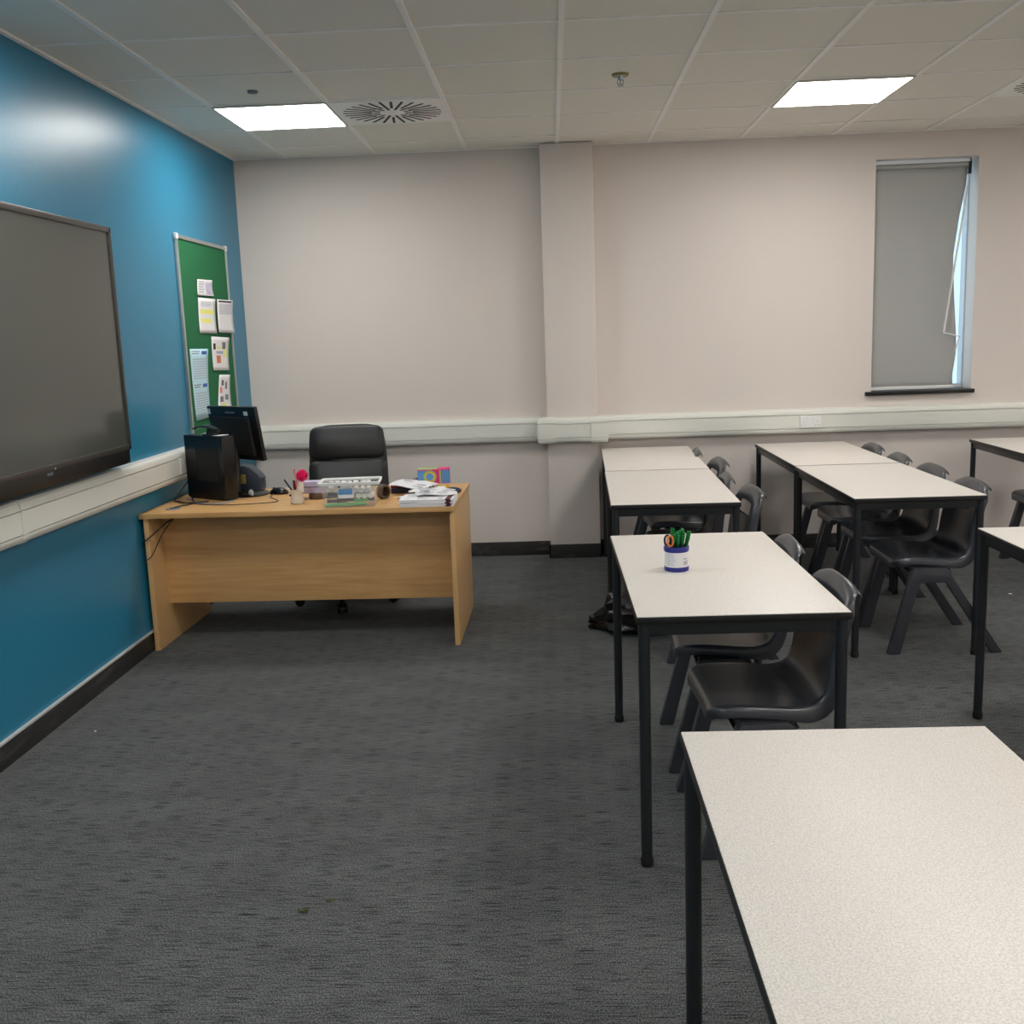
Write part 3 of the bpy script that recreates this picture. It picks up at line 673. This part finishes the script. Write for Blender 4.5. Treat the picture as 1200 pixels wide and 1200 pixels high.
# stack of booklets at the front right
zz = HD+.0005; rots = [0, 1, -1.5, .8, -.6]
labs = ['white booklet at the bottom of the stack on the desk corner', 'second white booklet from the bottom of the desk corner stack', 'middle white booklet of the desk corner stack', 'second white booklet from the top of the desk corner stack', 'topmost white booklet of the stack with a printed cover']
for i in range(5):
    t = thing('booklet', labs[i], 'booklet', (-.632+.003*(i % 2), 5.105, zz), R(rots[i]-1.2), 'white booklets stacked on the desk corner')
    MB().box(-.135, .135, -.10, .10, 0, .0068, .001).build('pages', 'paper', t)
    MB().box(.096, .122, -.1006, .1002, -.0001, .0070, .0005).build('spine_tape', 'maroon', t)
    if i == 4:
        g_ = MB()
        for k in range(14):
            x, y = random.uniform(-.12, .06), random.uniform(-.09, .07); g_.box(x, x+random.uniform(.02, .05), y, y+random.uniform(.006, .02), .0066, .0074)
        g_.build('printing', 'inkl', t)
    zz += .0073
def loose(label, x, y, z, rz, tilt, w=.21, h=.148, m='paper', marks=6):
    t = thing('loose_paper', label, 'paper', (x, y, z), R(rz)); X = Matrix.Rotation(R(tilt[0]), 4, 'X') @ Matrix.Rotation(R(tilt[1]), 4, 'Y')
    rg = [[X @ Vector((-w/2+w*j/6, -h/2+h*i/6, .004*math.sin(j*1.1+i*.7))) for j in range(7)] for i in range(7)]
    o = MB().loft(rg, closed=False, cap=False).build('sheet', m, t); s = o.modifiers.new('t', 'SOLIDIFY'); s.thickness = .0006
    if marks:
        g_ = MB()
        for k in range(marks):
            a1 = -w*.4+w*.6*random.random(); b1 = -h*.4+h*.8*k/marks; g_.loft([[X @ Vector((a1, b1, .0055)), X @ Vector((a1+w*.25, b1, .0055))], [X @ Vector((a1, b1+h*.06, .0055)), X @ Vector((a1+w*.25, b1+h*.06, .0055))]], closed=False, cap=False)
        g_.build('printing', 'ink', t)
loose('white printed sheet spread on the desk left of the booklets', -.70, 5.30, HD+.012, 28, (2, -2))
loose('white sheet fanned out over the back of the booklet stack', -.63, 5.24, HD+.047, -14, (1, 1))
loose('white sheet on top of the booklets with dark print', -.60, 5.16, HD+.047, 10, (0, 1), marks=9)
loose('white sheet propped up behind the booklets beside the toy box', -.755, 5.47, HD+.052, -20, (5, 5), .22, .16, marks=3)
loose('white curled sheet lying flat at the back beside the navy book', -.69, 5.52, HD+.018, 12, (3, -4), .2, .14, marks=0)
tb = thing('snack_box', 'bright pink and blue cardboard box on the papers at the desk end', 'box', (-.655, 5.575, HD+.002), R(6))
MB().box(-.088, .088, -.035, .06, .0, .116, .0015).build('carton', 'pinkp', tb)
f = MB(); f.box(-.086, -.038, -.0362, -.0348, .040, .110, m=0).box(.045, .086, -.0362, -.0348, .040, .110, m=0)
f.box(-.088, .088, -.0364, -.0350, 0, .036, m=1).box(.012, .084, -.0372, -.0362, .004, .032, m=2)
for r0, mm in ((.036, 3), (.028, 2), (.02, 0)):
    f.cyl((-.022, -.0366-(.036-r0)*.03, .076), (-.022, -.0350, .076), r0, seg=28, m=mm)
f.box(.030, .040, -.0364, -.035, .040, .110, m=3).box(-.088, .02, -.03, .055, .1156, .1166, m=3)
for k in range(5): f.box(-.075+.016*k, -.065+.016*k, -.0374, -.0364, .008+.003*(k % 2), .028, m=4)
f.build('artwork', ['bluep', 'paper', 'yellow', 'lime', 'inkk'], tb, flat=True)
st_ = thing('stapler', 'black stapler lying behind the papers beside the snack box', 'stapler', (-.80, 5.66, HD+.001), R(30))
MB().box(-.06, .06, -.016, .016, 0, .012, .004).build('base', 'black', st_)
MB().prism([(-.06, .014), (.05, .014), (.062, .045), (.05, .055), (-.055, .03)], 'y', -.014, .014, .004).build('arm', 'black', st_)
gl = thing('glasses_case', 'dark curved case at the right end of the desk behind the booklets', 'case', (-.535, 5.41, HD+.001), R(-25))
MB().sphere((0, 0, .018), .03, sc=(1.6, .8, .6)).build('shell', 'navyc', gl)
MB().sphere((0.0, 0, .0195), .0302, sc=(1.58, .8, .12)).build('trim', 'paperb', gl)

# ---------------------------------------------------------------- pot of pens on the table
pp = thing('pen_pot', 'round blue and white labelled pot of pens on the second table', 'pot', (.394, 3.345, HT))
MB().lathe([(0, 0), (.0395, 0), (.0405, .003), (.0405, .014), (.039, .015), (0, .015)], seg=40).build('base_ring', 'navy', pp)
MB().lathe([(.0, .014), (.039, .014), (.039, .066), (.036, .066), (.036, .02), (0, .02)], seg=40).build('wall', 'paper', pp)
MB().lathe([(.036, .064), (.0395, .064), (.0415, .067), (.0415, .080), (.040, .082), (.036, .081), (.036, .064)], seg=40).build('top_ring', 'navy', pp)
g_ = MB()
def arcbox(a0, a1, z0, z1, r=.0393, m=0):
    n = 4; g_.loft([[Vector((r*math.cos(a0+(a1-a0)*k/n), r*math.sin(a0+(a1-a0)*k/n), zq)) for k in range(n+1)] for zq in (z0, z1)], closed=False, cap=False, m=m)
for k in range(7): arcbox(R(-60+k*4.2), R(-58.2+k*4.2), .022, .036, m=0)
for k in range(3): arcbox(R(-62+k*9), R(-57+k*9), .041, .045, m=0)
for k in range(7): arcbox(R(-140), R(-105+random.uniform(-8, 4)), .022+k*.006, .0235+k*.006, m=1)
g_.build('label_print', ['ink', 'inkl'], pp)
for i in range(26):
    an = random.uniform(0, 2*PI); r = .028*math.sqrt(random.random()); x, y = r*math.cos(an), r*math.sin(an)
    lean = (x*.5+.012, y*.5, 0); hh = .128+random.uniform(-.012, .008)
    if x < -.016 and y < 0: continue
    t = thing('green_pen', 'green handled pen bunched in the blue and white pot', 'pen', (.394+x*.8, 3.345+y*.8, HT+.0205), 0, 'green pens in the pot')
    tp = Vector((lean[0], lean[1], hh-.02)); mid = tp*.72
    MB().cyl((0, 0, 0), mid, .0036, seg=10).build('barrel', 'dkgreen' if i % 3 else 'greenp', t)
    MB().cyl(mid, tp, .0046, .004, seg=10).cyl(mid*1.02+Vector((0, -.0055, 0)), tp*.98+Vector((0, -.0055, 0)), .0012, seg=6).build('cap', 'greenp', t)
sc = thing('scissors', 'scissors with orange handles at the left of the pen pot', 'scissors', (.371, 3.325, HT+.0205))
for s in (-1, 1):
    pts = [(.004*s-.004+.013*math.cos(k*PI/6)*.7, -.004-.006*s, .082+.017*math.sin(k*PI/6)) for k in range(13)]
    MB().tube(pts, .0035, 8, sub=2).build('handle', 'cork' if s == 1 else 'inkk', sc)
MB().box(-.007, .001, -.006, -.004, 0, .068).box(-.003, .005, -.0035, -.0015, 0, .068).build('blades', 'chrome', sc)

# ---------------------------------------------------------------- bin bag under the tables
bg = thing('bin_bag', 'shiny black plastic bin bag lying on the carpet under the left tables', 'bag', (.435, 5.22, 0), R(-8))
rings = []
for i in range(33):
    u = i/32; x = -.245+.62*u
    w = .16*(math.sin(PI*min(1, (u*.95+.05))**.75))**.6 if u > .12 else .03+.42*u
    w = max(.02, w); hgt = w*.62+.02
    ring = []
    for k in range(48):
        an = k*2*PI/48; fold = 1+.10*math.sin(9*an+u*3)*(1.2-u)+.05*math.sin(17*an-u*9)+.04*math.sin(5*an+u*14)
        ring.append(Vector((x+.012*math.sin(7*an), w*fold*math.cos(an), max(.002, hgt*.78+hgt*fold*math.sin(an)))))
    rings.append(ring)
MB().loft(rings).build('sack', 'bag', bg, ang=60)
kn = MB()
for k in range(9):
    an = k*2*PI/9; kn.tube([(-.235, 0, .035), (-.262, .02*math.cos(an), .035+.02*math.sin(an)), (-.275, .035*math.cos(an), max(.006, .035+.035*math.sin(an)))], .007, 6, sub=3)
kn.build('neck', 'bag', bg)

# ---------------------------------------------------------------- scraps on the carpet
def leafbit(label, x, y, n):
    mb = MB()
    for k in range(n):
        a1 = random.uniform(0, 2*PI); p = Vector((random.uniform(-.006, .006), random.uniform(-.006, .006), .003)); d = Vector((math.cos(a1), math.sin(a1), .3))*.012; s_ = Vector((-d.y, d.x, 0))*.35
        mb.loft([[p, p+Vector((0, 0, .0008))], [p+d*.5+s_, p+d*.5+s_+Vector((0, 0, .001))], [p+d, p+d+Vector((0, 0, .0008))]], closed=False, cap=False); mb.loft([[p, p+d*.5-s_], [p+d*.5+s_, p+d]], closed=False, cap=False)
    tag(mb.build('leaf_scrap', 'leaf', None, loc=(x, y, 0)), label, 'leaf')
leafbit('crumpled dark green leaf scrap in the middle of the carpet', -.717, 2.571, 9)
leafbit('pale green leaf crumb just behind the darker scrap on the carpet', -.650, 2.622, 5)
tag(MB().box(-.008, .008, -.006, .006, 0, .003, .001).build('paper_scrap', 'paper', None, loc=(2.542, 5.752, 0)), 'tiny white paper scrap on the carpet at the right', 'paper')
tag(MB().box(-.003, .003, -.003, .003, 0, .002).build('paper_scrap', 'paper', None, loc=(-1.895, 3.937, 0)), 'tiny white crumb on the carpet near the blue wall', 'paper')
